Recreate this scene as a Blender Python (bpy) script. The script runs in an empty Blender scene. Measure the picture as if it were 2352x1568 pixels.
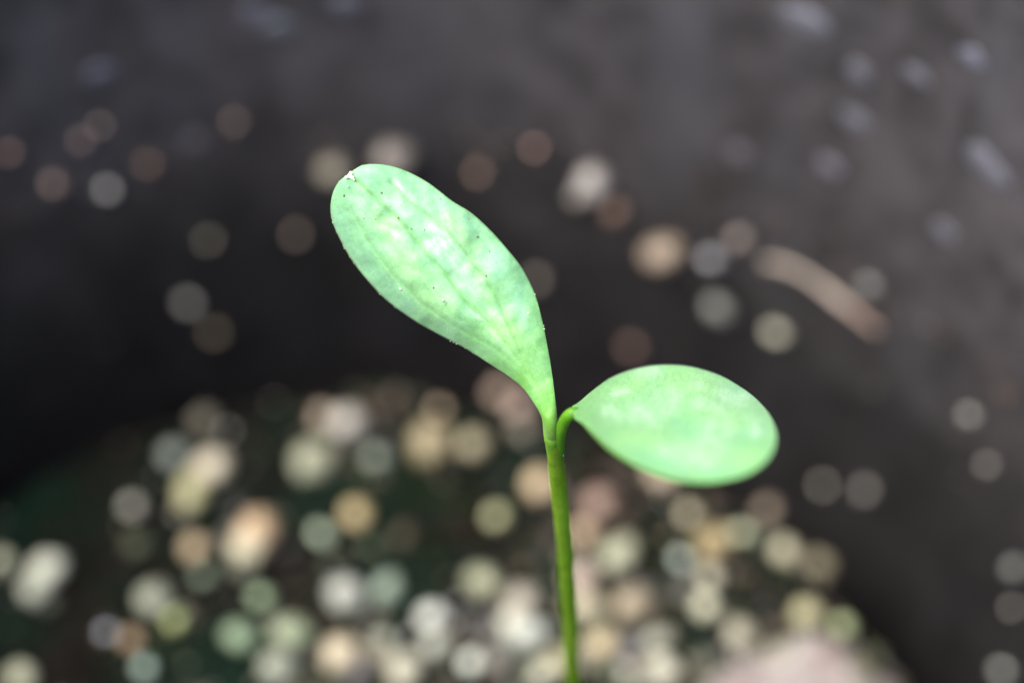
import bpy, bmesh, math, random
from mathutils import Vector, Matrix, noise

# ------------------------------------------------------------------ camera
PITCH = math.radians(54)          # looking steeply down into the pot
DIST = 0.150                      # distance to the plane in focus (metres)
WIDTH = 0.047                     # width of the picture at that distance
RIGHT = Vector((1, 0, 0))
FWD = Vector((0, math.cos(PITCH), -math.sin(PITCH)))
UP = Vector((0, math.sin(PITCH), math.cos(PITCH)))
CAM = Vector((-0.001978, -0.084482, 0.169031))

scene = bpy.context.scene
col = scene.collection
cam_data = bpy.data.cameras.new('camera')
cam = bpy.data.objects.new('camera', cam_data)
col.objects.link(cam)
cam.location = CAM
cam.rotation_euler = (math.pi / 2 - PITCH, 0, 0)
cam_data.sensor_width = 23.5
cam_data.lens = 23.5 * DIST / WIDTH
cam_data.clip_start = 0.01
cam_data.clip_end = 20
cam_data.dof.use_dof = True
cam_data.dof.focus_distance = DIST
APERTURE = 6.8                    # entrance pupil in mm
cam_data.dof.aperture_fstop = cam_data.lens / APERTURE
cam_data.dof.aperture_blades = 0
scene.camera = cam

# ------------------------------------------------------------------ light
SUN_EL, SUN_AZ = math.radians(62), math.radians(255)   # azimuth clockwise from +Y
world = bpy.data.worlds.new('World')
scene.world = world
world.use_nodes = True
wn = world.node_tree
sky = wn.nodes.new('ShaderNodeTexSky')
sky.sky_type = 'NISHITA'
sky.sun_disc = False
sky.sun_elevation = SUN_EL
sky.sun_rotation = SUN_AZ
sky.air_density = 1.0
sky.dust_density = 4.0
sky.ozone_density = 1.0
wn.links.new(sky.outputs[0], wn.nodes['Background'].inputs[0])
wn.nodes['Background'].inputs[1].default_value = 0.12
sun_data = bpy.data.lights.new('sun', 'SUN')
sun_data.energy = 1.5
sun_data.angle = math.radians(30)
sun_data.color = (1.0, 0.97, 0.92)
sun = bpy.data.objects.new('sun', sun_data)
col.objects.link(sun)
sd = Vector((math.sin(SUN_AZ) * math.cos(SUN_EL), math.cos(SUN_AZ) * math.cos(SUN_EL), math.sin(SUN_EL)))
sun.rotation_euler = (-sd).to_track_quat('-Z', 'Y').to_euler()

scene.view_settings.view_transform = 'Standard'
scene.view_settings.look = 'None'
scene.view_settings.gamma = 1
scene.view_settings.use_curve_mapping = False
scene.view_settings.exposure = 1.75
scene.cycles.use_denoising = True

# ------------------------------------------------------------------ helpers
PXW, PYC, PXC = 2352.0, 784.0, 1176.0      # measuring grid of the photograph


def ray(px, py):
    k = WIDTH / DIST / PXW
    return RIGHT * ((px - PXC) * k) + UP * ((PYC - py) * k) + FWD


def at(px, py, depth):
    return CAM + ray(px, py) * depth


def lin(c):
    return tuple((v / 255 / 12.92 if v <= 10 else ((v / 255 + 0.055) / 1.055) ** 2.4) for v in c)


def tag(o, label=None, cat=None, group=None, kind=None):
    for k, v in (('label', label), ('category', cat), ('group', group), ('kind', kind)):
        if v:
            o[k] = v
    return o


def mesh_obj(name, verts, faces, mats, parent=None, smooth=True):
    me = bpy.data.meshes.new(name)
    me.from_pydata(verts, [], faces)
    for m in (mats if isinstance(mats, (list, tuple)) else [mats]):
        me.materials.append(m)
    if smooth:
        me.polygons.foreach_set('use_smooth', [True] * len(me.polygons))
    me.update()
    o = bpy.data.objects.new(name, me)
    col.objects.link(o)
    if parent:
        o.parent = parent
        o.matrix_parent_inverse = Matrix.Translation(-parent_loc(parent))
    return o


def parent_loc(p):
    return p.location if p.parent is None else Vector((0, 0, 0))


def smoothstep(a, b, x):
    t = max(0.0, min(1.0, (x - a) / (b - a)))
    return t * t * (3 - 2 * t)


def catmull(pts, t):
    n = len(pts) - 1
    t = max(0.0, min(n - 1e-6, t * n))
    i = int(t)
    f = t - i
    p0, p1, p2, p3 = pts[max(0, i - 1)], pts[i], pts[i + 1], pts[min(n, i + 2)]
    return tuple(0.5 * (2 * b + (c - a) * f + (2 * a - 5 * b + 4 * c - d) * f * f + (3 * b - a - 3 * c + d) * f ** 3)
                 for a, b, c, d in zip(p0, p1, p2, p3))


def tube(centres, radii, seg=20, flat=None):
    """verts and faces of a closed tube round a list of points"""
    vs, fs = [], []
    n = len(centres)
    for i, c in enumerate(centres):
        t = (centres[min(n - 1, i + 1)] - centres[max(0, i - 1)]).normalized()
        a = t.cross(FWD).normalized()
        b = a.cross(t).normalized()
        r = radii[i]
        ra, rb = r if isinstance(r, tuple) else (r, r)
        for k in range(seg):
            th = 2 * math.pi * k / seg
            vs.append(c + a * (math.cos(th) * ra) + b * (math.sin(th) * rb))
    for i in range(n - 1):
        for k in range(seg):
            k2 = (k + 1) % seg
            fs.append((i * seg + k, i * seg + k2, (i + 1) * seg + k2, (i + 1) * seg + k))
    for end, rev in ((0, True), (n - 1, False)):
        t = (centres[1] - centres[0]) if end == 0 else (centres[-2] - centres[-1])
        r = radii[end]
        r = r[0] if isinstance(r, tuple) else r
        vs.append(centres[end] - t.normalized() * r * 0.5)
        ci = len(vs) - 1
        for k in range(seg):
            k2 = (k + 1) % seg
            a, b = end * seg + k, end * seg + k2
            fs.append((ci, b, a) if end == 0 else (ci, a, b))
    return vs, fs


# ------------------------------------------------------------------ materials
def new_mat(name):
    m = bpy.data.materials.new(name)
    m.use_nodes = True
    nt = m.node_tree
    return m, nt, nt.nodes['Principled BSDF'], lambda t: nt.nodes.new('ShaderNode' + t), nt.links.new


def noise_node(N, L, coord, scale, detail=3, rough=0.55, dist=0.0):
    n = N('TexNoise')
    n.inputs['Scale'].default_value = scale
    n.inputs['Detail'].default_value = detail
    n.inputs['Roughness'].default_value = rough
    n.inputs['Distortion'].default_value = dist
    L(coord, n.inputs['Vector'])
    return n


def ramp(N, L, fac, stops):
    r = N('ValToRGB')
    e = r.color_ramp.elements
    while len(e) < len(stops):
        e.new(0.5)
    for el, (p, c) in zip(e, stops):
        el.position = p
        el.color = (*c, 1) if len(c) == 3 else c
    L(fac, r.inputs[0])
    return r


def mix(N, L, fac, a, b, mode='MIX'):
    m = N('Mix')
    m.data_type = 'RGBA'
    m.blend_type = mode
    for sock, v in ((m.inputs[0], fac), (m.inputs[6], a), (m.inputs[7], b)):
        if isinstance(v, (int, float)):
            sock.default_value = v
        elif isinstance(v, tuple):
            sock.default_value = (*v, 1)
        else:
            L(v, sock)
    return m.outputs[2]


def leaf_material(name, seed):
    m, nt, P, N, L = new_mat(name)
    at_ = N('Attribute')
    at_.attribute_name = 'pigment'
    uv = N('UVMap')
    mp = N('Mapping')
    mp.inputs['Scale'].default_value = (1.0, 0.22, 1)
    mp.inputs['Location'].default_value = (seed, seed * 0.7, 0)
    L(uv.outputs[0], mp.inputs[0])
    n1 = noise_node(N, L, mp.outputs[0], 9, 4, 0.6, 0.6)       # mottling drawn out along the blade
    n2 = noise_node(N, L, uv.outputs[0], 42, 5, 0.7)           # powdery bloom
    n3 = noise_node(N, L, uv.outputs[0], 150, 4, 0.65)          # cells
    r1 = ramp(N, L, n1.outputs[0], [(0.32, (0.86, 0.90, 0.84)), (0.52, (1, 1, 1)), (0.72, (1.10, 1.05, 1.08))])
    r2 = ramp(N, L, n2.outputs[0], [(0.34, (0.80, 0.87, 0.80)), (0.64, (1.12, 1.07, 1.12))])
    r3 = ramp(N, L, n3.outputs[0], [(0.32, (0.80, 0.87, 0.80)), (0.68, (1.12, 1.07, 1.12))])
    c = mix(N, L, 0.8, at_.outputs['Color'], r1.outputs[0], 'MULTIPLY')
    c = mix(N, L, 0.9, c, r2.outputs[0], 'MULTIPLY')
    c = mix(N, L, 0.9, c, r3.outputs[0], 'MULTIPLY')
    L(c, P.inputs['Base Color'])
    P.inputs['Roughness'].default_value = 0.5
    P.inputs['Specular IOR Level'].default_value = 0.45
    P.inputs['Sheen Weight'].default_value = 0.15
    P.inputs['Sheen Roughness'].default_value = 0.5
    bp = N('Bump')
    bp.inputs['Strength'].default_value = 0.35
    bp.inputs['Distance'].default_value = 0.00006
    L(n2.outputs[0], bp.inputs['Height'])
    bp2 = N('Bump')
    bp2.inputs['Strength'].default_value = 0.3
    bp2.inputs['Distance'].default_value = 0.00002
    L(n3.outputs[0], bp2.inputs['Height'])
    L(bp.outputs[0], bp2.inputs['Normal'])
    L(bp2.outputs[0], P.inputs['Normal'])
    tr = N('BsdfTranslucent')
    tc = mix(N, L, 1.0, c, (0.9, 1.0, 0.35), 'MULTIPLY')
    L(tc, tr.inputs['Color'])
    ms = N('MixShader')
    ms.inputs[0].default_value = 0.22
    L(P.outputs[0], ms.inputs[1])
    L(tr.outputs[0], ms.inputs[2])
    L(ms.outputs[0], nt.nodes['Material Output'].inputs[0])
    return m


def green_tissue(name, a, b, rough=0.42, scale=900, transl=0.25):
    m, nt, P, N, L = new_mat(name)
    tc = N('TexCoord')
    mp = N('Mapping')
    mp.inputs['Scale'].default_value = (1, 1, 0.35)
    L(tc.outputs['Object'], mp.inputs[0])
    n1 = noise_node(N, L, mp.outputs[0], scale, 4, 0.6)
    n2 = noise_node(N, L, tc.outputs['Object'], scale * 7, 2, 0.6)
    r = ramp(N, L, n1.outputs[0], [(0.34, a), (0.68, b)])
    r2 = ramp(N, L, n2.outputs[0], [(0.3, (0.8, 0.85, 0.8)), (0.7, (1.12, 1.08, 1.12))])
    c = mix(N, L, 0.9, r.outputs[0], r2.outputs[0], 'MULTIPLY')
    L(c, P.inputs['Base Color'])
    P.inputs['Roughness'].default_value = rough
    P.inputs['Specular IOR Level'].default_value = 0.4
    bp = N('Bump')
    bp.inputs['Strength'].default_value = 0.4
    bp.inputs['Distance'].default_value = 0.00003
    L(n2.outputs[0], bp.inputs['Height'])
    L(bp.outputs[0], P.inputs['Normal'])
    tr = N('BsdfTranslucent')
    L(c, tr.inputs['Color'])
    ms = N('MixShader')
    ms.inputs[0].default_value = transl
    L(P.outputs[0], ms.inputs[1])
    L(tr.outputs[0], ms.inputs[2])
    L(ms.outputs[0], nt.nodes['Material Output'].inputs[0])
    return m


def plain(name, c, rough=0.6, spec=0.4, var=0.25, scale=1500):
    m, nt, P, N, L = new_mat(name)
    tc = N('TexCoord')
    n = noise_node(N, L, tc.outputs['Object'], scale, 3, 0.6)
    lo = tuple(v * (1 - var) for v in c)
    hi = tuple(min(0.9, v * (1 + var)) for v in c)
    r = ramp(N, L, n.outputs[0], [(0.3, lo), (0.7, hi)])
    L(r.outputs[0], P.inputs['Base Color'])
    P.inputs['Roughness'].default_value = rough
    P.inputs['Specular IOR Level'].default_value = spec
    return m


def pot_material():
    m, nt, P, N, L = new_mat('black_plastic')
    tc = N('TexCoord')
    mp = N('Mapping')
    mp.inputs['Scale'].default_value = (1, 1, 0.28)
    L(tc.outputs['Object'], mp.inputs[0])
    n1 = noise_node(N, L, mp.outputs[0], 190, 3, 0.55, 0.3)     # run-off streaks of lime
    n2 = noise_node(N, L, tc.outputs['Object'], 330, 4, 0.65)   # dust blotches
    n3 = noise_node(N, L, tc.outputs['Object'], 2600, 2, 0.6)   # grain of the plastic
    base = ramp(N, L, n2.outputs[0], [(0.34, (0.014, 0.0125, 0.013)), (0.66, (0.044, 0.040, 0.041))])
    st = ramp(N, L, n1.outputs[0], [(0.50, (0, 0, 0)), (0.85, (1, 1, 1))])
    c = mix(N, L, st.outputs[0], base.outputs[0], (0.047, 0.047, 0.052))
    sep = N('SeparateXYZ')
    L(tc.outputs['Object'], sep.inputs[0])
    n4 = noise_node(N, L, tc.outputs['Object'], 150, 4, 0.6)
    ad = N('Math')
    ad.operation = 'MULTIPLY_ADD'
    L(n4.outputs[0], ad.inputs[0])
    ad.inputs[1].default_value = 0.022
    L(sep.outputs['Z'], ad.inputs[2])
    mr = N('MapRange')                      # dry lime above the old soil line, shade of the gap painted in below
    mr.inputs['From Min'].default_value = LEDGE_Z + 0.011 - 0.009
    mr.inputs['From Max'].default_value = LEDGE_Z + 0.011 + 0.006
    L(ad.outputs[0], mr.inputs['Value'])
    lime_and_shade = mix(N, L, mr.outputs[0], (0.30, 0.30, 0.30), (1.25, 1.24, 1.24))
    c = mix(N, L, 1.0, c, lime_and_shade, 'MULTIPLY')
    L(c, P.inputs['Base Color'])
    P.inputs['Roughness'].default_value = 0.6
    P.inputs['Specular IOR Level'].default_value = 0.4
    bp = N('Bump')
    bp.inputs['Strength'].default_value = 0.3
    bp.inputs['Distance'].default_value = 0.0001
    L(n3.outputs[0], bp.inputs['Height'])
    L(bp.outputs[0], P.inputs['Normal'])
    return m


def soil_material():
    m, nt, P, N, L = new_mat('dark_soil')
    tc = N('TexCoord')
    n1 = noise_node(N, L, tc.outputs['Object'], 130, 3, 0.6)
    n2 = noise_node(N, L, tc.outputs['Object'], 900, 4, 0.65)
    a = ramp(N, L, n1.outputs[0], [(0.42, (0.008, 0.007, 0.006)), (0.62, (0.005, 0.012, 0.008))])
    b = ramp(N, L, n2.outputs[0], [(0.3, (0.5, 0.5, 0.5)), (0.75, (1.7, 1.6, 1.5))])
    L(mix(N, L, 1.0, a.outputs[0], b.outputs[0], 'MULTIPLY'), P.inputs['Base Color'])
    P.inputs['Roughness'].default_value = 0.9
    P.inputs['Specular IOR Level'].default_value = 0.0
    bp = N('Bump')
    bp.inputs['Strength'].default_value = 0.8
    bp.inputs['Distance'].default_value = 0.0006
    L(n2.outputs[0], bp.inputs['Height'])
    L(bp.outputs[0], P.inputs['Normal'])
    return m


def attr_material(name, rough, spec):
    m, nt, P, N, L = new_mat(name)
    a = N('Attribute')
    a.attribute_name = 'pigment'
    tc = N('TexCoord')
    n = noise_node(N, L, tc.outputs['Object'], 2500, 3, 0.6)
    r = ramp(N, L, n.outputs[0], [(0.3, (0.7, 0.7, 0.7)), (0.7, (1.2, 1.2, 1.2))])
    L(mix(N, L, 1.0, a.outputs['Color'], r.outputs[0], 'MULTIPLY'), P.inputs['Base Color'])
    P.inputs['Roughness'].default_value = rough
    P.inputs['Specular IOR Level'].default_value = spec
    return m


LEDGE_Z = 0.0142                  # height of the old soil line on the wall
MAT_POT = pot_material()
MAT_SOIL = soil_material()

# ------------------------------------------------------------------ the pot
SCX = -0.0114                     # centre of the round of soil, shrunk away from the pot
PCX, PCY = -0.0100, -0.0011       # axis of the round pot
R0 = 0.0416                       # inner radius at soil level
SLOPE = math.tan(math.radians(10))
RIM_Z = 0.0440
SOIL_R = 0.0362


def wall_r(z):
    return R0 + SLOPE * z


def revolve(name, profile, mat, parent=None, seg=160, wob=0.0):
    vs, fs = [], []
    n = len(profile)
    for k in range(seg):
        th = 2 * math.pi * k / seg
        for (r, z) in profile:
            w = wob * noise.noise(Vector((math.cos(th) * 1.7, math.sin(th) * 1.7, z * 60)))
            vs.append((PCX + math.cos(th) * (r + w), PCY + math.sin(th) * (r + w), z))
    for k in range(seg):
        k2 = (k + 1) % seg
        for i in range(n - 1):
            fs.append((k * n + i, k2 * n + i, k2 * n + i + 1, k * n + i + 1))
    return mesh_obj(name, vs, fs, mat, parent)


POT_BOTTOM = -0.034
pot = bpy.data.objects.new('plant_pot', None)
pot.location = (PCX, PCY, POT_BOTTOM)
pot.empty_display_size = 0.01
col.objects.link(pot)
tag(pot, 'round dark grey plastic plant pot, its inner wall curving behind the seedling', 'plant pot')
prof = [(0.0, POT_BOTTOM + 0.001), (wall_r(POT_BOTTOM), POT_BOTTOM + 0.001)]
zz = POT_BOTTOM + 0.002
while zz < RIM_Z - 0.0012:
    prof.append((wall_r(zz), zz))
    zz += 0.0015
zi = RIM_Z - 0.0012
prof.append((wall_r(zi), zi))
prof += [(wall_r(zi) + 0.0014, zi - 0.0002), (wall_r(POT_BOTTOM) + 0.0014, POT_BOTTOM), (0.0, POT_BOTTOM)]
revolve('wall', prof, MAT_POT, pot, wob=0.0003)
ri = wall_r(RIM_Z)
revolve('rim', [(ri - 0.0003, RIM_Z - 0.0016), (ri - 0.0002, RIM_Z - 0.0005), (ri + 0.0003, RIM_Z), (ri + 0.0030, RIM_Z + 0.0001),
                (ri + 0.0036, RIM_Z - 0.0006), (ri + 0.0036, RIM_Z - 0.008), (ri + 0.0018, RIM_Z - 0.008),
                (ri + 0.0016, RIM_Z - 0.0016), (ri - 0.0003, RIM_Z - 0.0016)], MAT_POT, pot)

g = mesh_obj('ground', [(-0.6, -0.6, POT_BOTTOM - 0.0002), (0.6, -0.6, POT_BOTTOM - 0.0002), (0.6, 0.6, POT_BOTTOM - 0.0002), (-0.6, 0.6, POT_BOTTOM - 0.0002)],
             [(0, 1, 2, 3)], plain('paving', (0.16, 0.15, 0.14), 0.85, 0.2, 0.3, 60))
tag(g, 'grey ground the pot stands on', 'ground', kind='structure')


# ------------------------------------------------------------------ the soil
def soil_h(x, y):
    r = math.hypot(x - SCX, y - PCY)
    n = noise.noise(Vector((x * 130, y * 130, 3.1))) * 0.0009 + noise.noise(Vector((x * 420, y * 420, 7.7))) * 0.0005
    edge = SOIL_R + noise.noise(Vector((x * 170, y * 170, 11.0))) * 0.0014
    drop = smoothstep(edge - 0.0012, edge + 0.0028, r)
    return n - 0.024 * drop


vs, fs = [], []
NR, NS = 120, 260
RMAX = R0 - 0.0020
for i in range(NR + 1):
    r = RMAX * (i / NR) ** 0.8
    for k in range(NS):
        th = 2 * math.pi * k / NS
        x, y = SCX + r * math.cos(th), PCY + r * math.sin(th)
        vs.append((x, y, soil_h(x, y)))
for i in range(NR):
    for k in range(NS):
        k2 = (k + 1) % NS
        fs.append((i * NS + k, i * NS + k2, (i + 1) * NS + k2, (i + 1) * NS + k))
soil = mesh_obj('soil', vs, fs, MAT_SOIL)
tag(soil, 'dark damp potting soil filling the pot', 'soil', kind='structure')


def on_soil(px, py):
    r = ray(px, py)
    z = 0.0
    for _ in range(6):
        p = CAM + r * ((z - CAM.z) / r.z)
        z = soil_h(p.x, p.y)
        z = max(z, -0.003)
    return p, (p - CAM).dot(FWD)


def on_wall(px, py):
    r = ray(px, py)
    t = 0.12
    while t < 0.3:
        p = CAM + r * t
        if p.y > PCY - 0.02 and math.hypot(p.x - PCX, p.y - PCY) > wall_r(p.z):
            break
        t += 0.0001
    nrm = Vector((PCX - p.x, PCY - p.y, 0)).normalized()
    return p, t, nrm


# ------------------------------------------------------------------ grains
rng = random.Random(11)


def grain_mesh(name, seed, squash=(1, 1, 1), sub=2):
    bm = bmesh.new()
    bmesh.ops.create_icosphere(bm, subdivisions=sub, radius=0.5)
    for v in bm.verts:
        d = v.co.normalized()
        k = 1 + 0.28 * noise.noise(d * 1.3 + Vector((seed * 3.1, seed, 0))) + 0.12 * noise.noise(d * 3.2 + Vector((0, seed * 5.3, seed)))
        v.co = Vector((d.x * squash[0], d.y * squash[1], d.z * squash[2])) * 0.5 * k
    me = bpy.data.meshes.new(name)
    bm.to_mesh(me)
    bm.free()
    me.polygons.foreach_set('use_smooth', [True] * len(me.polygons))
    return me


GRAINS = [grain_mesh('grit_grain_shape', s, sq, 2) for s, sq in
          ((1, (1, .9, .8)), (2, (1.1, .85, .75)), (3, (.95, 1, .85)), (4, (1.15, .8, .7)), (5, (1, 1, .7)), (6, (.9, 1.1, .9)))]
GRAIN_MATS = {}


def grain_material(rgb):
    k = tuple(round(v, 2) for v in rgb)
    if k not in GRAIN_MATS:
        GRAIN_MATS[k] = plain('grit_mineral', k, 0.35, 0.5, 0.15, 900)
    return GRAIN_MATS[k]


def place_grain(name, p, size, rgb, label, cat, group):
    me = GRAINS[rng.randrange(len(GRAINS))].copy()
    me.materials.append(grain_material(rgb))
    o = bpy.data.objects.new(name, me)
    col.objects.link(o)
    o.location = p
    o.rotation_euler = (rng.uniform(-.5, .5), rng.uniform(-.5, .5), rng.uniform(0, 6.28))
    o.scale = (size, size, size)
    tag(o, label, cat, group)
    return o


def blur_mm(t):
    return APERTURE * (t - DIST) / t      # blur circle, measured in the plane in focus


def grain_size(c, t, lmax, desat=0.15, alb=0.72):
    l = lin(c)
    m = max(l)
    b = blur_mm(t) / 1000
    w = b * math.sqrt(m / lmax)
    w = max(0.22 * b, min(1.25 * b, w))
    g_ = sum(l) / 3
    rgb = tuple(min(0.85, (v + (g_ - v) * desat) / m * alb) for v in l)
    return w * t / DIST, rgb


L_SOIL = 0.62
L_WALL = 0.9
SOIL_GRAINS = [
    (798, 985, (165, 155, 152), 'pale pinkish grey grit grain near the soil edge, left of the seedling stem'),
    (722, 1075, (158, 158, 132), 'pale olive grit grain just below left of the pinkish grey one'),
    (865, 1060, (80, 86, 82), 'dim green-grey grit grain right of the pale olive grain'),
    (990, 1035, (170, 150, 112), 'large sandy tan grit grain near the soil edge behind the stem'),
    (1085, 1030, (115, 105, 80), 'olive brown grit grain right beside the large sandy tan one'),
    (490, 1085, (195, 178, 158), 'bright beige grit grain topmost in the left cluster of gravel'),
    (440, 1145, (170, 165, 115), 'yellowish grit grain touching the bright beige grain of the left cluster'),
    (305, 1170, (98, 94, 90), 'dull grey grit grain alone in shade left of the yellowish grain'),
    (400, 1055, (88, 92, 90), 'dim blue-grey grit grain at the shaded left soil edge'),
    (592, 1235, (215, 172, 128), 'brightest peach coloured grit grain, left half of the gravel'),
    (570, 1275, (190, 178, 148), 'cream grit grain right under the bright peach one'),
    (450, 1270, (152, 126, 98), 'brown tan grit grain left of the bright peach one'),
    (112, 1320, (200, 200, 185), 'bright white grit grain near the left picture edge, upper of a pair'),
    (82, 1365, (165, 165, 150), 'off-white grit grain near the left picture edge, lower of a pair'),
    (2, 1300, (135, 133, 112), 'olive grey grit grain cut by the left picture edge'),
    (355, 1388, (152, 155, 142), 'pale grey grit grain beside the olive one, lower left gravel'),
    (402, 1430, (98, 108, 58), 'mossy olive grit grain beside the pale grey one, lower left gravel'),
    (245, 1455, (78, 78, 90), 'small blue-grey grit grain in the dark lower left soil'),
    (300, 1475, (108, 84, 62), 'small rust brown grit grain beside the blue-grey one'),
    (335, 1540, (98, 115, 108), 'grey-green grit grain low in the left corner gravel'),
    (50, 1566, (170, 168, 142), 'cream grit grain at the bottom left corner'),
    (795, 1378, (168, 168, 168), 'clear light grey grit grain left of the green-grey one'),
    (888, 1362, (104, 120, 108), 'green-grey algae covered grit grain beside the clear light grey one'),
    (555, 1472, (116, 140, 110), 'bright green algae covered grit grain, lower left gravel'),
    (672, 1468, (145, 155, 122), 'pale green grit grain right of the bright green one'),
    (993, 1425, (168, 168, 168), 'light grey round grit grain in the middle of the lower gravel'),
    (785, 1515, (212, 190, 162), 'large bright beige grit grain near the bottom edge of the picture'),
    (600, 1378, (92, 108, 84), 'dim green grit grain above the bright green one'),
    (818, 1190, (146, 124, 82), 'ochre grit grain at the left side of the dark soil hollow'),
    (740, 1235, (98, 108, 92), 'dim grey-green grit grain between peach and ochre grains'),
    (1140, 1195, (112, 112, 80), 'small olive grit grain left of the stem'),
    (1238, 1125, (172, 145, 112), 'tan grit grain touching the stem on its left, under the leaves'),
    (1372, 1165, (124, 94, 88), 'reddish brown grit grain right of the stem'),
    (1342, 1235, (148, 120, 98), 'pinkish brown grit grain right of the stem, below the reddish one'),
    (1420, 1287, (172, 172, 146), 'pale cream green grit grain right of the stem'),
    (1565, 1290, (96, 102, 102), 'dull grey grit grain below the right leaf'),
    (1640, 1262, (156, 134, 84), 'golden ochre grit grain below the right leaf'),
    (1702, 1232, (120, 120, 100), 'dull olive grit grain behind the golden ochre one'),
    (1110, 1350, (146, 148, 122), 'pale olive grit grain left of the stem in the lower gravel'),
    (1192, 1392, (155, 145, 136), 'pinkish grey grit grain close left of the stem'),
    (1172, 1440, (165, 160, 148), 'beige grey grit grain close left of the stem'),
    (1216, 1470, (188, 190, 188), 'bright white grit grain close left of the stem, near the bottom'),
    (1335, 1338, (168, 142, 138), 'pink grit grain close right of the stem'),
    (1345, 1408, (180, 165, 138), 'cream grit grain close right of the stem, below the pink one'),
    (1450, 1405, (170, 148, 122), 'sandy tan grit grain right of the cream one'),
    (1622, 1400, (148, 146, 126), 'grey beige grit grain above the broad pink stone'),
    (1385, 1490, (172, 150, 112), 'golden tan grit grain close right of the stem, near the bottom'),
    (1512, 1480, (132, 130, 118), 'dull grey grit grain left of the broad pink stone'),
    (1522, 1548, (190, 185, 168), 'bright cream grit grain at the bottom, left of the broad pink stone'),
    (1082, 1530, (148, 152, 148), 'light grey grit grain at the bottom, left of the stem'),
    (882, 1485, (112, 118, 106), 'dull grey green grit grain right of the large beige one'),
    (930, 1552, (190, 184, 164), 'bright cream grit grain at the bottom centre left'),
    (1150, 915, (112, 90, 82), 'dusky pink grit grain at the far soil edge behind the tall leaf'),
    (1195, 945, (104, 84, 78), 'dusky brown grit grain at the far soil edge behind the leaf fork'),
    (1010, 945, (84, 70, 58), 'dim brown grit grain at the far soil edge above the sandy tan one'),
    (1522, 1105, (156, 135, 118), 'tan grit grain peeping out under the right leaf'),
    (1582, 1185, (102, 92, 76), 'dim brown grit grain under the right leaf'),
    (1762, 1180, (90, 76, 68), 'dim brown grit grain at the right soil edge under the leaf tip'),
    (1878, 1312, (114, 104, 82), 'dull olive grit grain at the far right soil edge'),
    (1800, 1275, (128, 122, 102), 'grey olive grit grain beside the far right soil edge'),
    (742, 965, (98, 84, 72), 'dim brown grit grain hidden behind the pinkish grey one'),
    (1290, 1530, (150, 140, 110), 'tan grit grain behind the stem at the bottom'),
    (1630, 1330, (118, 112, 96), 'dull beige grit grain between golden ochre and grey beige grains'),
    (470, 1330, (70, 78, 66), 'dark green grey grit grain between brown tan and pale grey grains'),
    (640, 1545, (150, 155, 138), 'pale grey green grit grain at the bottom edge, left half'),
    (1245, 1555, (140, 138, 125), 'grey grit grain at the bottom, touching the stem'),
    (1430, 1555, (140, 136, 128), 'light grey grit grain at the bottom, right of the stem'),
    (1850, 1418, (150, 144, 108), 'tan grit grain resting against the back of the broad pink stone'),
    (1935, 1445, (112, 122, 84), 'mossy green grit grain at the right back of the broad pink stone'),
    (1700, 1470, (150, 142, 126), 'beige grit grain resting on the left part of the broad pink stone'),
    (1000, 1490, (128, 130, 124), 'medium grey grit grain under the round light grey one'),
]
for (px, py, c, lab) in SOIL_GRAINS:
    p, t = on_soil(px, py)
    kk = rng.uniform(0.9, 1.55)
    s, rgb = grain_size(c, t, L_SOIL, 0.3, 0.55 / kk ** 1.7)
    s *= kk
    rgb = (rgb[0] * .97, rgb[1], rgb[2] * .88)
    place_grain('grit_grain', p + Vector((0, 0, s * 0.32)), s, rgb, lab, 'grit grain', 'grit grains on the soil')

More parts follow.
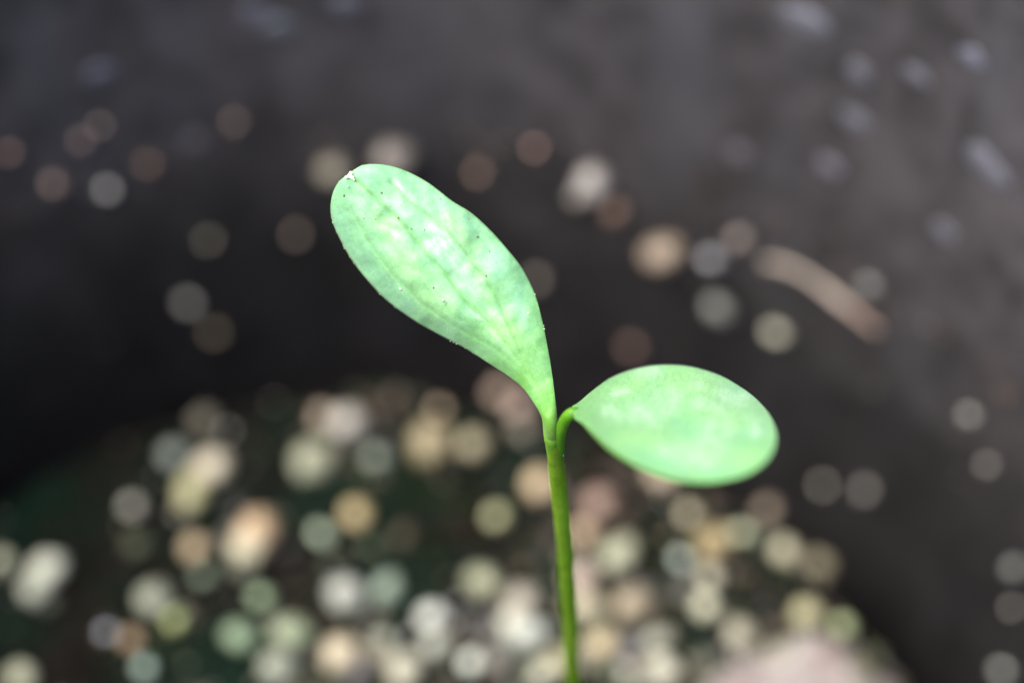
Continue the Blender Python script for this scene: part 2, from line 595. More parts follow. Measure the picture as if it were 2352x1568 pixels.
WALL_GRAINS = [
    (905, 345, (158, 142, 126), 'bright beige grit grain on the pot wall, above the tall leaf tip'),
    (765, 375, (124, 114, 94), 'khaki grit grain on the pot wall, left of the tall leaf tip'),
    (1368, 402, (168, 160, 152), 'bright cream grit grain on the pot wall, right of the tall leaf'),
    (1415, 475, (104, 80, 66), 'rust brown grit grain on the wall below the bright cream one'),
    (1530, 563, (176, 148, 116), 'bright peach grit grain on the pot wall'),
    (1640, 587, (110, 108, 112), 'grey grit grain on the wall between peach grain and straw'),
    (1702, 540, (98, 86, 80), 'dim pinkish grit grain on the wall above the straw end'),
    (1660, 697, (110, 107, 100), 'grey grit grain on the wall below the peach and grey pair'),
    (1790, 755, (126, 124, 104), 'pale olive grit grain on the wall below the straw'),
    (2008, 650, (90, 88, 86), 'dull grey grit grain on the wall above the straw end'),
    (245, 430, (110, 107, 103), 'clear grey grit grain on the left pot wall'),
    (120, 415, (116, 94, 84), 'pinkish brown grit grain left of the clear grey one on the wall'),
    (20, 345, (104, 80, 72), 'rust brown grit grain at the left picture edge on the wall'),
    (185, 318, (84, 70, 68), 'dim mauve grit grain on the left wall, lower of a touching pair'),
    (228, 285, (82, 70, 64), 'dim brown grit grain on the left wall, upper of a touching pair'),
    (430, 690, (92, 90, 87), 'round grey grit grain low on the left pot wall'),
    (478, 545, (66, 62, 58), 'faint grey brown grit grain above the round grey one'),
    (490, 755, (60, 55, 50), 'faint brown grit grain below the round grey one'),
    (680, 535, (62, 56, 54), 'faint brown grit grain left of the tall leaf'),
    (1235, 635, (78, 71, 66), 'dim brown grit grain touching the right edge of the tall leaf'),
    (2235, 950, (92, 92, 88), 'grey grit grain on the right pot wall, level with the right leaf'),
    (1230, 335, (88, 70, 64), 'dim reddish grit grain on the wall, above right of the tall leaf'),
    (1100, 392, (82, 66, 58), 'dim brown grit grain on the wall, right of the tall leaf tip'),
    (1330, 445, (80, 75, 70), 'dim grit grain half behind the bright cream one'),
    (1455, 790, (66, 54, 52), 'faint reddish grit grain on the wall above the right leaf'),
    (1895, 1110, (78, 76, 70), 'dim grey grit grain on the wall right of the right leaf, left of a pair'),
    (1995, 1120, (82, 79, 74), 'dim beige grit grain on the wall right of the right leaf, right of a pair'),
    (2338, 1300, (92, 92, 88), 'grey grit grain at the right picture edge, upper'),
    (2330, 1392, (82, 80, 76), 'dim grey grit grain at the right picture edge, middle'),
    (2312, 1535, (108, 110, 102), 'grey grit grain in the lower right corner on the wall'),
    (2275, 1065, (82, 79, 74), 'dim beige grit grain on the right wall below the lone grey one'),
    (538, 275, (76, 64, 60), 'dim brown grit grain alone on the upper left wall'),
    (340, 372, (70, 56, 48), 'dark rust grit grain right of the clear grey one on the wall'),
    (640, 60, (92, 92, 104), 'bluish lime fleck high on the wall, lower of two at top left'),
    (585, 30, (86, 86, 98), 'bluish lime fleck high on the wall, upper of two at top left'),
    (230, 170, (80, 80, 90), 'bluish lime fleck on the upper left wall'),
    (795, 8, (98, 98, 112), 'bluish lime fleck at the top edge, left of centre'),
    (1850, 45, (124, 124, 140), 'bright bluish lime fleck near the top edge, right of centre'),
    (1975, 165, (110, 110, 124), 'bluish lime fleck on the upper right wall, leftmost of a row of three'),
    (2105, 172, (112, 110, 124), 'bluish lime fleck on the upper right wall, middle of a row of three'),
    (2235, 135, (118, 116, 134), 'bluish lime fleck on the upper right wall, rightmost of a row of three'),
    (2258, 365, (122, 122, 136), 'large bluish lime fleck on the right wall, upper of a pair'),
    (2290, 400, (106, 106, 118), 'bluish lime fleck on the right wall, lower of a pair'),
    (1965, 275, (100, 97, 110), 'small bluish lime fleck below the row of three'),
    (1910, 385, (96, 94, 103), 'faint bluish lime fleck on the right wall above the straw'),
    (1700, 350, (90, 86, 95), 'faint violet lime fleck on the wall, right of the bright cream grain'),
    (2170, 530, (98, 95, 108), 'faint broad lime fleck on the right wall beside the straw'),
    (450, 322, (76, 72, 78), 'faint violet lime fleck on the left wall'),
]
for (px, py, c, lab) in WALL_GRAINS:
    p, t, n = on_wall(px, py)
    # the wall itself adds its own light to the blur circle
    base = (56, 53, 55)
    l = [max(0.006, a - 0.75 * b) for a, b in zip(lin(c), lin(base))]
    cc = tuple(255 * (1.055 * v ** (1 / 2.4) - 0.055) for v in l)
    kk = rng.uniform(0.95, 2.0)
    s, rgb = grain_size(cc, t, L_WALL, 0.4, 0.58 / kk ** 1.8)
    s *= kk
    fleck = 'fleck' in lab
    if fleck:
        rgb = tuple(min(0.85, v * 0.26 * kk ** 1.8) for v in rgb)
        s /= kk
    o = place_grain('lime_fleck' if fleck else 'grit_grain', p + n * s * (0.1 if fleck else 0.3), s, rgb, lab,
                    'lime fleck' if fleck else 'grit grain', 'lime flecks on the pot wall' if fleck else 'grit grains stuck to the pot wall')
    if fleck:
        o.rotation_euler = n.to_track_quat('Z', 'Y').to_euler()
        s *= rng.uniform(1.8, 2.8)
        o.scale = (s * 1.35, s * 1.1, s * 0.25)

# ------------------------------------------------------------------ fine grit, joined
ico = bmesh.new()
bmesh.ops.create_icosphere(ico, subdivisions=1, radius=0.5)
ICO_V = [v.co.copy() for v in ico.verts]
ICO_F = [tuple(v.index for v in f.verts) for f in ico.faces]
ico.free()
PALETTE = [((.012, .011, .010), 60), ((.05, .046, .042), 16), ((.15, .14, .125), 10), ((.20, .16, .11), 8), ((.11, .09, .06), 10),
           ((.06, .07, .035), 9), ((.025, .05, .03), 10), ((.34, .31, .26), 4), ((.14, .10, .085), 6), ((.5, .48, .45), 2)]
PAL = [c for c, w in PALETTE for _ in range(w)]


def scatter(name, items, mat):
    vs, fs, cs = [], [], []
    for (p, s, c, sq) in items:
        b = len(vs)
        R = Matrix.Rotation(rng.uniform(0, 6.28), 3, 'Z') @ Matrix.Rotation(rng.uniform(-.7, .7), 3, 'X')
        for v in ICO_V:
            k = rng.uniform(0.8, 1.2)
            vs.append(p + R @ Vector((v.x * sq[0], v.y * sq[1], v.z * sq[2])) * s * k)
            cs.append((*c, 1))
        fs += [tuple(i + b for i in f) for f in ICO_F]
    o = mesh_obj(name, vs, fs, mat)
    ca = o.data.color_attributes.new('pigment', 'FLOAT_COLOR', 'POINT')
    ca.data.foreach_set('color', [v for c in cs for v in c])
    return o


items = []
while len(items) < 5200:
    a, r = rng.uniform(0, 6.2832), SOIL_R * math.sqrt(rng.random())
    x, y = SCX + r * math.cos(a), PCY + r * math.sin(a)
    if y < 0.004 and rng.random() < 0.55:
        continue
    # more mineral grit in front, bare dark soil in the hollows
    dens = 0.32 + 0.68 * smoothstep(-0.1, 0.35, noise.noise(Vector((x * 110, y * 110, 21.0)))) 
    dens *= 0.35 + 0.65 * smoothstep(0.030, 0.014, y)
    dens *= 0.25 + 0.75 * smoothstep(-0.030, -0.012, x)
    if x < -0.012 and y > 0.02:
        dens *= 0.5
    hollow = math.hypot(x + 0.0068, (y - 0.0245) * 0.9)
    dens *= 0.12 + 0.88 * smoothstep(0.004, 0.0075, hollow)
    if rng.random() > dens:
        continue
    s = rng.choice((.2, .25, .3, .35, .35, .45, .6)) * 1e-3 * rng.uniform(.8, 1.2)
    c = rng.choice(PAL)
    k = rng.uniform(.7, 1.25)
    items.append((Vector((x, y, soil_h(x, y) + s * 0.25)), s, tuple(v * k for v in c), (rng.uniform(.8, 1.2), rng.uniform(.8, 1.2), rng.uniform(.6, 1))))
n_big = 0
while n_big < 280:                      # coarser pale grit towards the front
    x, y = rng.uniform(-0.030, 0.020), rng.uniform(0.002, 0.034)
    if rng.random() > (0.10 + 0.9 * smoothstep(0.027, 0.012, y)) * (0.12 + 0.88 * smoothstep(-0.026, -0.009, x)) * smoothstep(-0.25, 0.25, noise.noise(Vector((x * 190, y * 190, 4.0)))) * (0.25 + 0.75 * smoothstep(0.004, 0.008, math.hypot(x + 0.0068, y - 0.0235))):
        continue
    if math.hypot(x - SCX, y - PCY) > SOIL_R - 0.0005:
        continue
    s = rng.uniform(.6, 1.9) * 1e-3
    k = rng.uniform(.25, .85)
    c = rng.choice([(.22, .21, .18), (.25, .21, .15), (.15, .16, .12), (.20, .19, .19), (.26, .24, .18), (.12, .14, .09)])
    items.append((Vector((x, y, soil_h(x, y) + s * 0.25)), s, tuple(v * k for v in c), (1.1, .9, .75)))
    n_big += 1
n_mid = 0
while n_mid < 300:                      # brown crumbs
    x, y = rng.uniform(-0.036, 0.024), rng.uniform(0.002, 0.035)
    if math.hypot(x - SCX, y - PCY) > SOIL_R - 0.0005 or noise.noise(Vector((x * 150, y * 150, 14.0))) < -0.02 or (x < -0.018 and y > 0.012) or math.hypot(x + 0.0068, y - 0.0235) < 0.005:
        continue
    s = rng.uniform(.4, 1.3) * 1e-3
    k = rng.uniform(.4, 1.2)
    c = rng.choice([(.085, .066, .046), (.065, .055, .045), (.06, .066, .038), (.10, .075, .06), (.07, .07, .068)])
    items.append((Vector((x, y, soil_h(x, y) + s * 0.1)), s, tuple(v * k for v in c), (1.15, .9, .75)))
    n_mid += 1
MAT_GRIT = attr_material('mixed_grit', 0.7, 0.12)
grit = scatter('grit', items, MAT_GRIT)
tag(grit, 'fine mixed grit and sand spread over the dark soil', 'grit', kind='stuff')

items = []
for _ in range(1100):
    a = rng.uniform(-0.5, 3.6)
    if noise.noise(Vector((math.cos(a) * 9, math.sin(a) * 9, 2.0))) < -0.12:
        continue
    z = rng.choice((rng.gauss(LEDGE_Z + 0.0003, 0.0011), rng.gauss(LEDGE_Z + 0.0006, 0.0022), rng.uniform(-0.004, 0.012), rng.uniform(0.012, 0.04)))
    if z > 0.041:
        continue
    r = wall_r(z)
    s = rng.uniform(.10, .32) * 1e-3 * (1.5 if abs(z - LEDGE_Z) < .001 else 1)
    c = rng.choice([(.16, .12, .09), (.14, .09, .07), (.10, .09, .08), (.2, .18, .16), (.08, .06, .05)])
    items.append((Vector((PCX + r * math.cos(a), PCY + r * math.sin(a), z)) + Vector((-math.cos(a), -math.sin(a), 0)) * s * .2, s, c, (1, 1, .8)))
tag(scatter('dust', items, MAT_GRIT), 'fine brown dust and sand sticking to the pot wall', 'dust', kind='stuff')

# moss: short dark green shoots between the grains
vs, fs, cs = [], [], []
for _ in range(70):
    a, r = rng.uniform(0.1, 3.1), SOIL_R * math.sqrt(rng.uniform(.1, .95))
    cx, cy = SCX + r * math.cos(a), PCY + r * math.sin(a)
    if cx < -0.015 and cy > 0.018:
        continue
    g_ = rng.uniform(.7, 1.3)
    for _ in range(26):
        x, y = cx + rng.gauss(0, .0009), cy + rng.gauss(0, .0009)
        z = soil_h(x, y) - .0001
        h = rng.uniform(.0004, .0011)
        th = rng.uniform(0, 6.28)
        w = Vector((math.cos(th), math.sin(th), 0)) * h * .16
        tip = Vector((x + rng.uniform(-.4, .4) * h, y + rng.uniform(-.4, .4) * h, z + h))
        b = len(vs)
        q = Vector((-w.y, w.x, 0))
        vs += [Vector((x, y, z)) - w, Vector((x, y, z)) + w, Vector((x, y, z)) + q, tip]
        fs += [(b, b + 1, b + 3), (b + 1, b + 2, b + 3), (b + 2, b, b + 3)]
        cs += [(.014 * g_, .036 * g_, .011 * g_, 1)] * 4
moss = mesh_obj('moss', vs, fs, attr_material('moss_green', 0.9, 0.0))
ca = moss.data.color_attributes.new('pigment', 'FLOAT_COLOR', 'POINT')
ca.data.foreach_set('color', [v for c in cs for v in c])
tag(moss, 'dark green moss shoots growing between the grit', 'moss', kind='stuff')

# ------------------------------------------------------------------ the broad pink stone
p, t = on_soil(1805, 1562)
bm = bmesh.new()
bmesh.ops.create_icosphere(bm, subdivisions=5, radius=1.0)
for v in bm.verts:
    d = v.co.normalized()
    k = 1 + 0.30 * noise.noise(d * 1.5 + Vector((4, 2, 9))) + 0.14 * noise.noise(d * 3.5) + 0.02 * noise.noise(d * 9)
    zf = 0.45 if d.z > 0 else 0.6
    v.co = Vector((d.x * 0.0054, d.y * 0.0035, max(-0.5, min(0.55, d.z)) * 0.0034)) * k
me = bpy.data.meshes.new('pebble')
bm.to_mesh(me)
bm.free()
me.polygons.foreach_set('use_smooth', [True] * len(me.polygons))
m, nt, P, N, L = new_mat('pink_stone')
tc = N('TexCoord')
n1 = noise_node(N, L, tc.outputs['Object'], 420, 3, 0.6)
n2 = noise_node(N, L, tc.outputs['Object'], 1300, 3, 0.6)
a = ramp(N, L, n1.outputs[0], [(0.3, (0.13, 0.09, 0.072)), (0.5, (0.23, 0.20, 0.19)), (0.66, (0.17, 0.17, 0.10))])
b = ramp(N, L, n2.outputs[0], [(0.3, (0.75, 0.75, 0.75)), (0.7, (1.15, 1.15, 1.15))])
L(mix(N, L, 1.0, a.outputs[0], b.outputs[0], 'MULTIPLY'), P.inputs['Base Color'])
P.inputs['Roughness'].default_value = 0.6
me.materials.append(m)
peb = bpy.data.objects.new('pebble', me)
col.objects.link(peb)
peb.location = p + Vector((0, -0.0016, 0.0002))
peb.rotation_euler = (0.06, -0.16, 0.12)
tag(peb, 'broad flat pale pink stone lying at the lower right soil edge', 'stone')

# ------------------------------------------------------------------ straw stuck to the wall
path = [(1766, 594), (1815, 604), (1870, 632), (1930, 676), (1982, 718), (2024, 752)]
cs_, rs_ = [], []
for i in range(40):
    px, py = catmull(path, i / 39)
    q, t, n = on_wall(px, py)
    cs_.append(q + n * 0.00035)
    rs_.append(0.00024 * (1 + 0.12 * math.sin(i * .33) - 0.2 * smoothstep(30, 39, i)) * (1 + .08 * noise.noise(Vector((i * .4, 0, 0)))))
vs, fs = tube(cs_, rs_, 10)
straw = mesh_obj('straw', vs, fs, plain('dry_straw', (0.37, 0.31, 0.255), 0.6, 0.3, 0.3, 220))
straw.data.materials.append(plain('straw_end', (0.25, 0.18, 0.145), 0.6, 0.3, 0.35, 400))
for pf in straw.data.polygons:
    if min(pf.vertices) // 10 > 26:
        pf.material_index = 1
tag(straw, 'curved pale brown bit of straw clinging to the pot wall at right', 'straw')

# ------------------------------------------------------------------ the seedling
MAT_LEAF = leaf_material('leaf_upper', 0.0)
MAT_LEAF2 = leaf_material('leaf_upper_soft', 3.7)
MAT_EDGE = green_tissue('leaf_edge', (0.13, 0.30, 0.05), (0.20, 0.40, 0.08))
MAT_STEM = green_tissue('stem_green', (0.20, 0.36, 0.018), (0.30, 0.48, 0.045), 0.5, 900, 0.55)
MAT_PET = green_tissue('petiole_green', (0.10, 0.30, 0.012), (0.14, 0.36, 0.02), 0.45, 500, 0.4)
MAT_BASE = green_tissue('leaf_base_green', (0.13, 0.31, 0.024), (0.16, 0.36, 0.03), 0.5, 900, 0.22)
MAT_TIP = plain('pale_gland', (0.72, 0.74, 0.50), 0.4, 0.5, 0.08, 2500)
MAT_HAIR = plain('pale_hair', (0.36, 0.44, 0.26), 0.4, 0.5, 0.2, 4000)
MAT_SPECK = plain('brown_speck', (0.16, 0.10, 0.06), 0.8, 0.2, 0.4, 5000)

JY = 0.0


def on_stem_plane(px, py):
    r = ray(px, py)
    return CAM + r * ((JY - CAM.y) / r.y)


stem_px = [(1268, 1000), (1273, 1024), (1279, 1078), (1287, 1160), (1296, 1240), (1302, 1330), (1310, 1430), (1317, 1568)]
stem_pts = [on_stem_plane(*q) for q in stem_px]
dirn = (stem_pts[-1] - stem_pts[-3]).normalized()
base = stem_pts[-1] + dirn * ((stem_pts[-1].z + 0.0008) / -dirn.z)
mid = stem_pts[-1].lerp(base, 0.5) + Vector((0.0004, 0.0003, 0))
ctrl = [tuple(q) for q in stem_pts + [mid, base]]
seedling = bpy.data.objects.new('seedling', None)
seedling.location = (base.x, base.y, 0)
seedling.empty_display_size = 0.005
col.objects.link(seedling)
tag(seedling, 'young green seedling with two smooth oval leaves on one thin stem', 'seedling')
cs_, rs_ = [], []
for i in range(220):
    q = Vector(catmull(ctrl, i / 219))
    cs_.append(q)
    f = i / 219
    r = 0.00039 * (1 + 0.05 * noise.noise(Vector((q.z * 700, 0, 0))) + 0.03 * noise.noise(Vector((q.z * 2500, 3, 0))))
    r *= 1 - 0.22 * smoothstep(0.12, 0.0, f) + 0.25 * smoothstep(0.85, 1.0, f)
    rs_.append((r, r * 0.94))
vs, fs = tube(cs_, rs_, 28)
vs = [v + (v - Vector(catmull(ctrl, min(1, (i // 28) / 219)))) * (0.07 * noise.noise(v * 2600)) if i < 220 * 28 else v for i, v in enumerate(vs)]
stem = mesh_obj('stem', vs, fs, MAT_STEM, seedling)


def blend(c1, c2, k):
    k = max(0.0, min(1.0, k))
    return tuple(a + (b - a) * k for a, b in zip(c1, c2))


def build_leaf(name, pairs, depth, pigment, mats, thick, axis, nu=170, nv=72):
    """pairs of outline points (one edge, other edge) from the leaf base to its tip"""
    A = [q[0] for q in pairs]
    B = [q[1] for q in pairs]
    vs, fs, cs, uvs, wfs = [], [], [], [], []
    for i in range(nu + 1):
        u = i / nu
        a, b = catmull(A, u), catmull(B, u)
        wf = math.tanh(math.hypot(a[0] - b[0], a[1] - b[1]) / 170.0) / 0.93
        wfs.append(min(1.0, wf) ** 0.5 if u < 0.5 else min(1.0, wf) ** 2)
        for j in range(nv + 1):
            v = j / nv
            s = 2 * v - 1
            px, py = a[0] + (b[0] - a[0]) * v, a[1] + (b[1] - a[1]) * v
            z = depth(u, s, px, py, wf)
            vs.append(at(px, py, z))
            cs.append((*pigment(u, s, px, py), 1))
            uvs.append(((px * axis[1] - py * axis[0]) / 500.0, (px * axis[0] + py * axis[1]) / 500.0, px, py))
    nf = len(vs)
    front = list(vs)
    W1 = nv + 1
    for i in range(nu + 1):
        for j in range(W1):
            k = i * W1 + j
            if i in (0, nu) or j in (0, nv):
                vs.append(None)
                continue
            du = front[k + W1] - front[k - W1]
            dv = front[k + 1] - front[k - 1]
            n = du.cross(dv)
            n = n.normalized() if n.length > 1e-14 else FWD
            if n.dot(FWD) < 0:
                n = -n
            q = 1 - (2 * j / nv - 1) ** 2
            e = min(1.0, 6 * q) ** 0.5 * min(1.0, 14 * (1 - i / nu)) ** 0.5
            vs.append(front[k] + n * (thick * e * wfs[i]))
            cs.append(cs[k])
            uvs.append(uvs[k])
    remap, out = {}, list(front)
    for k in range(nf):
        if vs[nf + k] is None:
            remap[k] = k
        else:
            remap[k] = len(out)
            out.append(vs[nf + k])
    vs = out
    mi = []
    for i in range(nu):
        for j in range(nv):
            k = i * W1 + j
            fs.append((k, k + W1, k + W1 + 1, k + 1))
            mi.append(0)
            fs.append(tuple(remap[q] for q in (k, k + 1, k + W1 + 1, k + W1)))
            mi.append(1)
    o = mesh_obj(name, vs, fs, mats, seedling)
    me = o.data
    me.polygons.foreach_set('material_index', mi)
    ca = me.color_attributes.new('pigment', 'FLOAT_COLOR', 'POINT')
    ca.data.foreach_set('color', [x for c in cs for x in c])
    return o, vs, uvs, nv


LEAF1 = [((1256, 1034), (1286, 1034)), ((1252, 1004), (1282, 1004)), ((1245, 962), (1280, 960)), ((1228, 928), (1274, 905)), ((1200, 890), (1267, 850)),
         ((1165, 862), (1258, 797)), ((1120, 833), (1246, 737)), ((1070, 801), (1230, 678)), ((1010, 770), (1203, 621)),
         ((950, 736), (1168, 575)), ((892, 694), (1126, 528)), ((845, 646), (1083, 489)), ((808, 598), (1038, 461)),
         ((783, 554), (986, 421)), ((765, 514), (936, 394)), ((759, 480), (892, 380)), ((763, 448), (855, 377)),
         ((774, 423), (829, 381)), ((790, 407), (812, 392)), ((801, 404), (806, 401))]


def blobs(px, py, lst):
    k = 0.0
    for (x0, y0, x1, y1, r) in lst:
        dx, dy = x1 - x0, y1 - y0
        q = dx * dx + dy * dy
        t = 0 if q == 0 else max(0, min(1, ((px - x0) * dx + (py - y0) * dy) / q))
        d = math.hypot(px - x0 - t * dx, py - y0 - t * dy) / r
        k = max(k, math.exp(-d * d))
    return k


# waxy white bloom, yellow-green and blue-green patches as the leaf carries them
BLOOM1 = [(828, 478, 845, 490, 20), (985, 515, 1045, 590, 26), (1040, 590, 1090, 660, 20), (1000, 545, 985, 570, 18), (1072, 712, 1120, 738, 7),
          (905, 415, 950, 463, 7), (895, 528, 910, 540, 9), (900, 465, 930, 490, 14), (1095, 650, 1105, 680, 16), (1005, 690, 1020, 692, 6)]
YELL1 = [(924, 600, 960, 640, 40), (870, 505, 900, 540, 28), (1040, 500, 1075, 560, 22), (950, 660, 1010, 700, 30), (1075, 600, 1125, 690, 14), (1130, 740, 1180, 790, 26)]
TEAL1 = [(831, 399, 850, 402, 13), (796, 421, 800, 424, 11), (831, 582, 937, 701, 18), (1020, 470, 1080, 530, 16), (1135, 590, 1155, 630, 20), (1180, 660, 1205, 730, 18),
         (775, 490, 800, 560, 16), (1000, 600, 1015, 615, 14)]
VEINS1 = [[(1266, 1000), (1248, 930), (1222, 872), (1180, 808), (1123, 739), (1066, 686), (1025, 630), (990, 592), (937, 527), (872, 462), (812, 410)],
          [(1222, 872), (1180, 770), (1145, 690), (1112, 636), (1070, 582), (1030, 534), (990, 502), (924, 449), (896, 416)],
          [(1222, 872), (1140, 800), (1050, 752), (975, 700), (905, 632), (850, 560), (812, 490)],
          [(1025, 630), (985, 628), (945, 616)], [(937, 527), (905, 525), (870, 512)], [(1123, 739), (1080, 738), (1040, 728)],
          [(1070, 582), (1095, 570), (1110, 553)], [(1145, 690), (1170, 680), (1188, 662)], [(990, 502), (1010, 492), (1030, 480)]]


def vein_dist(px, py):
    out = []
    for line in VEINS1:
        m = 1e9
        for (x0, y0), (x1, y1) in zip(line, line[1:]):
            dx, dy = x1 - x0, y1 - y0
            t = max(0, min(1, ((px - x0) * dx + (py - y0) * dy) / (dx * dx + dy * dy)))
            m = min(m, math.hypot(px - x0 - t * dx, py - y0 - t * dy))
        out.append(m)
    return out


def depth1(u, s, px, py, wf=0.0):
    body = wf * wf
    q = on_stem_plane(1268, py)
    zb = (q - CAM).dot(FWD) - 0.00020 - 0.00052 * smoothstep(0, .06, u) + 0.00058 * (1 - math.sqrt(max(0.0, 1 - 0.96 * s * s)))
    z = zb + (0.1494 - zb) * smoothstep(.04, .20, u) - 0.0003 * s * body
    z += 0.0019 * max(0.0, -s - 0.25) ** 2 / 0.56 * body          # lower left edge rolls away
    z += 0.00045 * max(0.0, s - 0.5) ** 2 / 0.25 * body
    vd = vein_dist(px, py)                                         # sunken veins
    z += body * (0.00010 * math.exp(-(vd[0] / 6) ** 2) + 0.00007 * math.exp(-(vd[1] / 5) ** 2) + 0.00005 * math.exp(-(vd[2] / 5) ** 2))
    z += body * sum(0.00003 * math.exp(-(q / 4) ** 2) for q in vd[3:])
    z += 0.00035 * noise.noise(Vector((px * .011, py * .011, 1))) * body + 0.00012 * noise.noise(Vector((px * .035, py * .035, 5))) * body
    return z


def pig1(u, s, px, py):
    stalk, blade = (0.11, 0.31, 0.035), (0.23, 0.495, 0.25)
    w = 18 * noise.noise(Vector((px * .02, py * .02, 0)))
    c = blend(stalk, blade, smoothstep(0.03, 0.58, u + 0.10 * noise.noise(Vector((px * .018, py * .018, 9)))))
    c = blend((0.17, 0.34, 0.022), c, smoothstep(0.0, 0.16, u))
    x, y = px + w, py + w * .6
    f = smoothstep(0.12, 0.3, u)
    c = blend(c, (0.21, 0.475, 0.30), 0.45 * blobs(x, y, TEAL1) * f)
    c = blend(c, (0.28, 0.56, 0.19), 0.5 * blobs(x, y, YELL1))
    al, ac = px * .607 + py * .794, px * .794 - py * .607
    fine = 0.62 + 0.55 * noise.noise(Vector((ac * .11, al * .03, 2)))
    c = blend(c, (0.40, 0.62, 0.42), 0.75 * fine * blobs(px + w * .4, py + w * .3, BLOOM1))
    vd = vein_dist(px + w * .2, py + w * .15)
    k = max(math.exp(-(vd[0] / 3.2) ** 2), 0.8 * math.exp(-(vd[1] / 3.0) ** 2), 0.55 * math.exp(-(vd[2] / 3.0) ** 2),
            *[0.4 * math.exp(-(q / 2.4) ** 2) for q in vd[3:]])
    c = blend(c, (0.15, 0.37, 0.075), 0.72 * k * smoothstep(0.1, 0.3, u))
    c = blend(c, (0.16, 0.40, 0.07), 0.8 * smoothstep(0.955, 1.0, abs(s)))
    return c


leaf1, lv1, uv1, nv1 = build_leaf('leaf', LEAF1, depth1, pig1, [MAT_LEAF, MAT_EDGE], 0.00026, (0.607, 0.794))
leaf1['label'] = 'tall upright leaf with a notched pale tip'

LEAF2 = [((1314, 932), (1320, 962)), ((1328, 924), (1330, 966)), ((1349, 906), (1347, 979)), ((1373, 887), (1372, 1002)), ((1403, 867), (1402, 1029)),
         ((1441, 851), (1440, 1054)), ((1484, 840), (1478, 1074)), ((1527, 836), (1524, 1092)), ((1571, 838), (1571, 1103)), ((1615, 847), (1618, 1106)),
         ((1659, 863), (1665, 1101)), ((1696, 884), (1709, 1089)), ((1727, 906), (1742, 1072)), ((1754, 933), (1764, 1052)), ((1771, 958), (1777, 1031)), ((1779, 978), (1782, 1014)), ((1782, 988), (1783, 1005)), ((1783, 995), (1783.5, 998))]


def depth2(u, s, px, py, wf=0.0):
    body = wf * wf
    z = 0.14715 - 0.0075 * u ** 1.1
    z += 0.0010 * body * s * s - 0.0085 * s * wf
    z += 0.00007 * math.exp(-(s / 0.11) ** 2) * body
    z += 0.0004 * noise.noise(Vector((px * .012, py * .012, 31))) * body
    z += 0.0012 * smoothstep(.7, 1, u) ** 2
    return z


BLOOM2 = [(1520, 1030, 1540, 1035, 14), (1610, 1060, 1625, 1062, 10), (1590, 880, 1610, 885, 9), (1730, 970, 1735, 990, 12), (1475, 858, 1500, 852, 12), (1410, 905, 1440, 895, 8), (1525, 925, 1545, 915, 22), (1470, 950, 1490, 955, 22), (1650, 985, 1640, 1005, 32), (1560, 1045, 1590, 1050, 24),
          (1660, 910, 1700, 920, 18), (1600, 925, 1650, 935, 14), (1400, 945, 1420, 955, 12)]
YELL2 = [(1440, 1005, 1500, 1010, 26), (1640, 950, 1680, 960, 24), (1700, 1060, 1720, 1050, 16), (1545, 870, 1620, 890, 28), (1430, 890, 1470, 880, 18)]
TEAL2 = [(1560, 975, 1600, 995, 22), (1700, 1000, 1740, 990, 24), (1470, 1040, 1560, 1080, 22), (1620, 1080, 1700, 1080, 18), (1680, 890, 1720, 910, 16)]


def pig2(u, s, px, py):
    w = 16 * noise.noise(Vector((px * .022, py * .022, 4)))
    c = blend((0.15, 0.40, 0.09), (0.22, 0.52, 0.18), smoothstep(0.02, 0.35, u))
    x, y = px + w, py + w * .6
    c = blend(c, (0.19, 0.50, 0.21), 0.7 * blobs(x, y, TEAL2))
    c = blend(c, (0.28, 0.58, 0.17), 0.6 * blobs(x, y, YELL2))
    fine = 0.7 + 0.6 * noise.noise(Vector((px * .05, py * .05, 2)))
    c = blend(c, (0.44, 0.67, 0.40), 0.8 * fine * blobs(px + w * .7, py + w * .5, [(a, b, e, d, r * 1.35) for (a, b, e, d, r) in BLOOM2]))
    c = blend(c, (0.16, 0.40, 0.08), 0.7 * smoothstep(0.95, 1.0, abs(s)))
    return c


leaf2, lv2, uv2, nv2 = build_leaf('leaf', LEAF2, depth2, pig2, [MAT_LEAF2, MAT_EDGE], 0.00026, (0.985, 0.17))
leaf2['label'] = 'shorter looking oval leaf reaching forward to the right'

for lf, uvs, th in ((leaf1, uv1, 0.00028), (leaf2, uv2, 0.00028)):
    me = lf.data
    lay = me.uv_layers.new(name='UVMap')
    idx = [l.vertex_index for l in me.loops]
    lay.data.foreach_set('uv', [x for i in idx for x in uvs[i][:2]])
    me.update()

# petiole of the right leaf: an arched stalk from the stem to the blade
def sp(px, py, off):
    q = on_stem_plane(px, py)
    return (px, py, (q - CAM).dot(FWD) + off)


pp = [sp(1282, 1085, 0.00012), sp(1283, 1050, -0.00006), sp(1284, 1018, -0.00012), (1288, 990, .1491), (1296, 968, .1484), (1307, 953, .1478), (1320, 946, .14765), (1336, 944, .1480)]
cs_ = [at(*catmull(pp, i / 59)) for i in range(60)]
rs_ = [(0.00027 * (1 - .35 * smoothstep(.25, 0, i / 59)) * (1 - .45 * smoothstep(.78, 1, i / 59)), 0.00025 * (1 - .5 * smoothstep(.75, 1, i / 59))) for i in range(60)]
vs, fs = tube(cs_, rs_, 24)
mesh_obj('petiole', vs, fs, MAT_PET, leaf2)
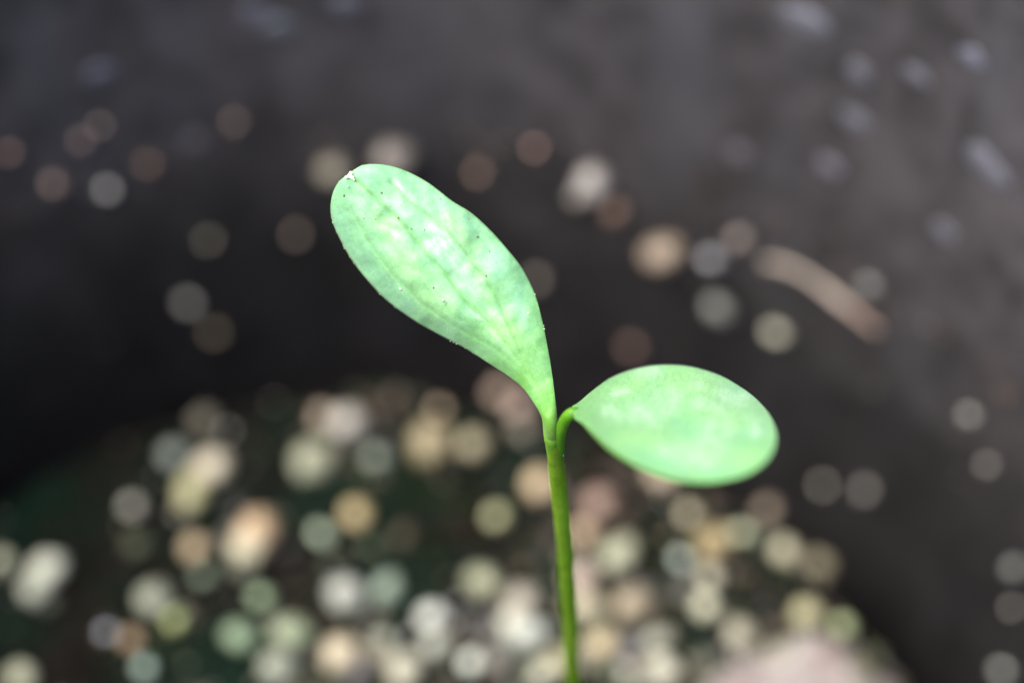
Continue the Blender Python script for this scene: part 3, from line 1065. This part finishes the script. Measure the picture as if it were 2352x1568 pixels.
# petiole of the tall leaf: the stem runs on into the keel of its narrow base
pp = [sp(1276, 1060, 0.00005), sp(1271, 1025, 0.0), sp(1266, 1000, 0.0), (1261, 965, .1498), (1250, 915, .1502), (1232, 870, .1502), (1200, 820, .1501)]
cs_ = [at(*catmull(pp, i / 59)) for i in range(60)]
rs_ = [(0.00035 * (1 - .6 * smoothstep(.3, 1, i / 59)), 0.00034 * (1 - .65 * smoothstep(.35, 1, i / 59))) for i in range(60)]
vs, fs = tube(cs_, rs_, 24)
mesh_obj('petiole', vs, fs, MAT_BASE, leaf1)
# pale water gland in the notch of the tip
vs, fs = [], []
tipc = [(806, 398, 5.5), (803, 404, 6.5), (809, 408, 5.0), (796, 407, 4.5), (813, 413, 3.0)]
for (px, py, rr) in tipc:
    b = len(vs)
    c0 = at(px, py, depth1(.97, 0, px, py) - 0.00006)
    for v in ICO_V:
        vs.append(c0 + (RIGHT * v.x + UP * v.y) * (2 * rr * WIDTH / PXW) + FWD * (v.z * 0.00018))
    fs += [tuple(i + b for i in f) for f in ICO_F]
mesh_obj('tip_gland', vs, fs, MAT_TIP, leaf1)


# ------------------------------------------------------------------ tiny hairs and dust
def bits(name, pts, mat, parent=None):
    vs, fs = [], []
    for (p, s, st) in pts:
        b = len(vs)
        ax = Vector((rng.gauss(0, 1), rng.gauss(0, 1), rng.gauss(0, 1))).normalized()
        for v in ICO_V:
            k = rng.uniform(.75, 1.25)
            q = v * s * k
            vs.append(p + q + ax * (q.dot(ax) * (st - 1)))
        fs += [tuple(i + b for i in f) for f in ICO_F]
    o = mesh_obj(name, vs, fs, mat, parent)
    if parent:
        o['kind'] = 'stuff'
    return o


def leaf_pt(verts, nv, nu, u, v):
    return verts[int(round(u * nu)) * (nv + 1) + int(round(v * nv))]


hp = []
for _ in range(26):
    u = rng.uniform(.2, .97)
    v = rng.choice((0, 1))
    hp.append((leaf_pt(lv1, nv1, 170, u, v), rng.uniform(.00003, .00007), 1.5))
for _ in range(150):
    u = rng.uniform(.16, .75)
    v = rng.uniform(.55, .98)
    hp.append((leaf_pt(lv1, nv1, 170, u, v) - FWD * 0.00001, rng.uniform(.00002, .00004), 1.0))
hp.append((at(1213, 717, depth1(.4, .8, 1213, 717, 1)), .00015, 1.6))
hp.append((at(1018, 690, .1493), .00014, 1.5))
hp.append((at(920, 664, .1494), .00015, 1.3))
bits('hair', hp, MAT_HAIR, leaf1)
hp = []
for _ in range(150):
    f = 0.05 + rng.random() ** 1.6 * 0.5
    c0 = Vector(catmull(ctrl, f))
    th = rng.uniform(0, 6.28)
    hp.append((c0 + (RIGHT * math.cos(th) - FWD * math.sin(th)) * 0.00039, rng.uniform(.00003, .00006), 1.3))
for (px, py) in ((1258, 1020), (1294, 1045), (1286, 1060), (1281, 1046)):
    q = on_stem_plane(px, py)
    hp.append((q - FWD * 0.00038, .00006, 1.4))
bits('hair', hp, MAT_HAIR, stem)
sp = []
for (px, py, s, st) in ((791, 449, .00013, 1.8), (877, 444, .00012, 1.6), (915, 503, .00011, 3.0), (945, 526, .00010, 1.3), (977, 527, .00009, 1.2), (1098, 547, .00012, 1.8),
                        (835, 501, .00009, 1.3), (862, 501, .00009, 1.3), (1122, 577, .00008, 1.5), (1077, 504, .00008, 1.3), (993, 660, .00012, 1.4), (1009, 455, .00009, 1.5),
                        (802, 430, .00008, 1.5), (1115, 634, .00012, 1.2), (920, 471, .00007, 1.2), (1060, 470, .00007, 1.2), (801, 482, .00007, 1.3)):
    best = min(range(171 * (nv1 + 1)), key=lambda i: (uv1[i][2] - px) ** 2 + (uv1[i][3] - py) ** 2)
    s *= 0.72
    sp.append((lv1[best] - FWD * s * .2, s, st))
for (px, py, s) in ((1276, 1063, .00022), (1281, 1038, .00014), (1283, 1034, .0001), (1270, 1100, .0001), (1284, 1245, .0001)):
    q = on_stem_plane(px, py)
    sp.append((q - FWD * 0.00037, s, 1.3))
tag(bits('dirt', sp, MAT_SPECK), 'tiny brown specks of dirt scattered on the tall leaf and stem', 'dirt', kind='stuff')
